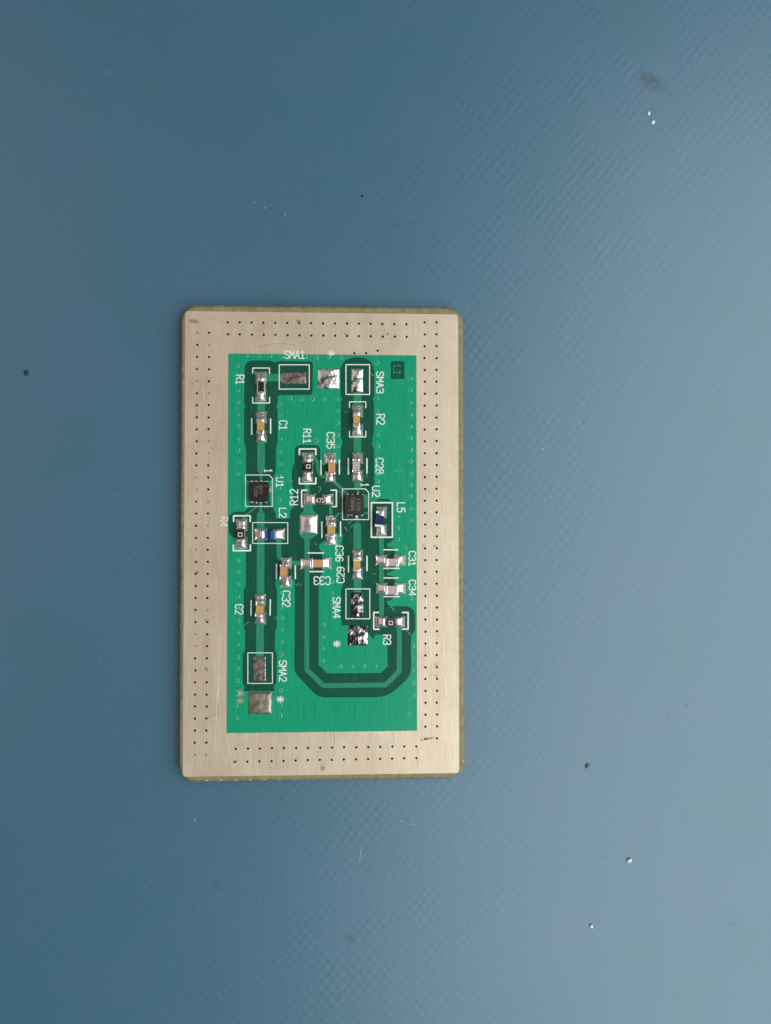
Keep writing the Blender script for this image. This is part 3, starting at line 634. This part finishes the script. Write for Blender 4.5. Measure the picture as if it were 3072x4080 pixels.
for s, x, y, rx, ry, a in (('H', 1110, 968, 10, 6, 0), ('H', 1195, 950, 30, 8, 15), ('H', 1150, 955, 12, 8, 0), ('E', 345, 760, 14, 12, 0), ('E', 335, 1285, 12, 9, -30), ('G', 335, 730, 11, 10, 0), ('G', 650, 1212, 14, 8, 20), ('A', 1360, 250, 14, 11, 0), ('A', 240, 770, 6, 6, 0),
                           ('B', 270, 390, 9, 8, 0), ('B', 735, 390, 9, 8, 0), ('B', 665, 272, 8, 6, 0), ('C', 235, 1610, 9, 8, 0), ('E', 235, 225, 10, 9, 0), ('A', 580, 395, 16, 7, 0), ('D', 1130, 1318, 8, 5, 0), ('D', 1255, 1318, 9, 7, 0), ('H', 1270, 130, 8, 6, -40), ('H', 1268, 258, 8, 6, -40), ('A', 200, 250, 30, 14, -10), ('G', 1625, 1280, 14, 18, 0)):
    u, v = T(s, x, y); disc('smudge', border, u, v, rx, ry, a, 'smudge', hh); hh += .0003
for s, x, y, rx, ry in (('G', 710, 455, 26, 22), ('G', 715, 535, 22, 16), ('M', 900, 300, 14, 18)):
    u, v = T(s, x, y); disc('flux_residue', board, u, v, rx, ry, 0, 'flux', .024)

# ------------------------------------------------------------------ lint on the board
def hair(bm, P, r):
    prev = None
    for i, p in enumerate(P):
        d = (P[min(i + 1, len(P) - 1)] - P[max(i - 1, 0)]).normalized(); sx = d.cross(Vector((0, 0, 1))).normalized(); up = Vector((0, 0, 1))
        rg = [bm.verts.new(p + sx * r), bm.verts.new(p + up * r * 1.2), bm.verts.new(p - sx * r)]
        if prev:
            for k in range(3): bm.faces.new((prev[k], prev[(k + 1) % 3], rg[(k + 1) % 3], rg[k]))
        prev = rg
bm = bmesh.new()
for s, x, y, l, a, bend in (('D', 848, 500, 100, 0, 1.2), ('D', 930, 1345, 70, 80, 1.3), ('D', 828, 745, 30, 20, .6), ('D', 505, 545, 50, 70, .5), ('L', 790, 370, 70, 10, 1.2), ('L', 1100, 960, 130, 40, 1.2), ('L', 1020, 310, 60, 0, 2.2), ('K', 115, 1075, 80, 65, .4), ('K', 170, 970, 70, 150, .7), ('K', 220, 1020, 90, 130, .3),
                            ('J', 730, 365, 60, 60, .9), ('J', 480, 1040, 90, 40, .3), ('J', 420, 1050, 70, 40, 1.0), ('J', 1240, 120, 80, 60, .5), ('B', 560, 845, 40, 50, .8), ('B', 820, 1090, 40, -50, .6), ('I', 600, 930, 60, 20, 1.4), ('I', 595, 970, 90, 120, .6), ('I', 935, 1010, 80, 60, .4), ('F', 775, 620, 70, 70, 1.0),
                            ('E', 780, 800, 90, -40, .6), ('E', 1110, 730, 40, -50, .9), ('N', 1590, 470, 70, 55, .6), ('N', 1150, 1090, 50, 45, .5), ('N', 290, 935, 40, 0, 1.4), ('M', 1250, 155, 60, 10, .7), ('M', 830, 600, 60, 0, 1.6), ('L', 1370, 1370, 60, 60, 1.5), ('I', 120, 820, 60, 20, .5), ('K', 1100, 1400, 90, 70, 1.2), ('F', 960, 895, 50, 30, 1.5)):
    c = Vector(T(s, x, y)); k = SHEET[s][2]; L_ = l * k; P = []; ang = math.radians(a) - bend / 2; q = c - Vector((math.cos(math.radians(a)), math.sin(math.radians(a)))) * L_ / 2
    for i in range(9):
        P.append(W(q.x, q.y, .055)); q = q + Vector((math.cos(ang), math.sin(ang))) * L_ / 8; ang += bend / 8
    hair(bm, P, .016)
lint = from_bm('lint', bm, M['lint']); lint['kind'] = 'stuff'; lint['label'] = 'fine pale lint hairs scattered over the green board'; lint['category'] = 'lint'

# ------------------------------------------------------------------ crumbs and marks on the mat
MH = -BOARD
def crumb(name, label, cat, u, v, rx, ry, ang, m, seed, hz=.5):
    bm = bmesh.new(); bmesh.ops.create_icosphere(bm, subdivisions=2, radius=1.0)
    a = math.radians(ang); c = W(u, v, MH); rx, ry = rx / 36.3, ry / 36.3; rz = hz * min(rx, ry)
    for vv in bm.verts:
        q = vv.co * (1 + .45 * noise.noise(vv.co * 1.3 + Vector((seed, 0, 0)))); x, y = q.x * rx, q.y * ry
        vv.co = Vector((c.x + x * math.cos(a) - y * math.sin(a), c.y + x * math.sin(a) + y * math.cos(a), max(0.0005, rz * .8 + q.z * rz)))
    o = from_bm(name, bm, M[m]); o['label'] = label; o['category'] = cat; return o
crumb('crumb', 'largest pale crumb on the mat, lower right of the board', 'crumb', 2506, 3428, 11, 7.5, 30, 'crumb', 1, .9)
crumb('crumb', 'small white crumb near the bottom edge of the mat', 'crumb', 2355, 3690, 6, 7.5, 0, 'crumb', 2, .9)
crumb('crumb', 'upper of the two white crumbs above the board', 'crumb', 2585, 453, 5, 8, -20, 'crumb', 3)
crumb('crumb', 'lower of the two white crumbs above the board', 'crumb', 2601, 489, 6.5, 10, -25, 'crumb', 4)
crumb('crumb', 'dark speck on the mat left of the board', 'crumb', 105, 1486, 8, 13, 10, 'darkcrumb', 5)
crumb('crumb', 'brown flake on the mat right of the board', 'crumb', 2340, 3050, 7, 11.5, -30, 'browncrumb', 6)
crumb('crumb', 'tiny dark grit on the mat just above the board', 'crumb', 1444, 782, 4.5, 4.5, 0, 'darkcrumb', 7)
bm = bmesh.new()
P = []
for i in range(10):
    t = -0.3 + i / 9 * 2.9; P.append(W(2161 + 6 * math.cos(t), 1782 + 9 * math.sin(t), MH + .03))
hair(bm, P, .022)
o = from_bm('curled_fibre', bm, M['crumb']); o['label'] = 'tiny curled white fibre on the mat right of the board'; o['category'] = 'fibre'
def mat_strokes(items):
    V = []
    for p, sw in items: V += seg_quads(path(p), sw * .8)
    bm = cdt_sheet(V, [], MH + .006, MH - .002); o = flat_obj('scuff_marks', bm, M['matfleck'], mat); o['kind'] = 'stuff'
mat_strokes([('X1432,3428 1439,3382', 2.2), ('X1437,3425 1443,3384', 1.6), ('X1013,807 1014,809', 4.5), ('X1055,826 1058,830', 4.0), ('X1132,853 1138,858', 3.4), ('X1640,3282 1652,3287', 3.4), ('X1595,3272 1603,3275', 2.4), ('X1725,3304 1728,3306', 2.6),
             ('X539,2203 540,2204', 3.2), ('X596,2202 600,2206', 2.4), ('X613,2213 615,2211', 2.6), ('X532,2387 533,2388', 3), ('X591,2377 592,2378', 3), ('X2197,1983 2198,1984', 3.4), ('X780,3260 775,3270', 4), ('X535,968 537,969', 3.4), ('X397,2642 399,2643', 3), ('X2095,3686 2096,3687', 3), ('X1528,3204 1534,3206', 2)])
hh = MH + .004
for u, v, rx, ry, a, m in ((2585, 312, 60, 34, -15, 'matstain'), (2600, 330, 110, 60, -20, 'matstain'), (2737, 2810, 14, 16, 0, 'matstain'), (2660, 2850, 12, 16, 0, 'matstain'), (1580, 900, 22, 14, 0, 'matstain'), (1640, 890, 16, 12, 0, 'matstain'), (2325, 1685, 14, 14, 0, 'matstain'), (870, 3525, 26, 26, 0, 'matstain'),
                           (1395, 3740, 40, 30, 0, 'matstain'), (1352, 3968, 14, 20, 0, 'matstain'), (2840, 240, 34, 14, 45, 'matmark'), (2325, 550, 30, 12, 50, 'matmark'), (2615, 3290, 10, 34, 25, 'matmark'), (2395, 3420, 50, 12, 0, 'matmark'), (1790, 3380, 24, 16, 0, 'matmark'), (605, 3510, 18, 10, 0, 'matmark'), (2300, 200, 20, 50, 40, 'matmark'),
                           (2910, 3680, 40, 16, 10, 'matmark'), (430, 290, 24, 18, 0, 'matmark'), (340, 248, 12, 8, 0, 'matmark'), (480, 1960, 60, 10, 38, 'matmark')):
    disc('stain' if m == 'matstain' else 'scuff', mat, u, v, rx, ry, a, m, hh); hh += .0002
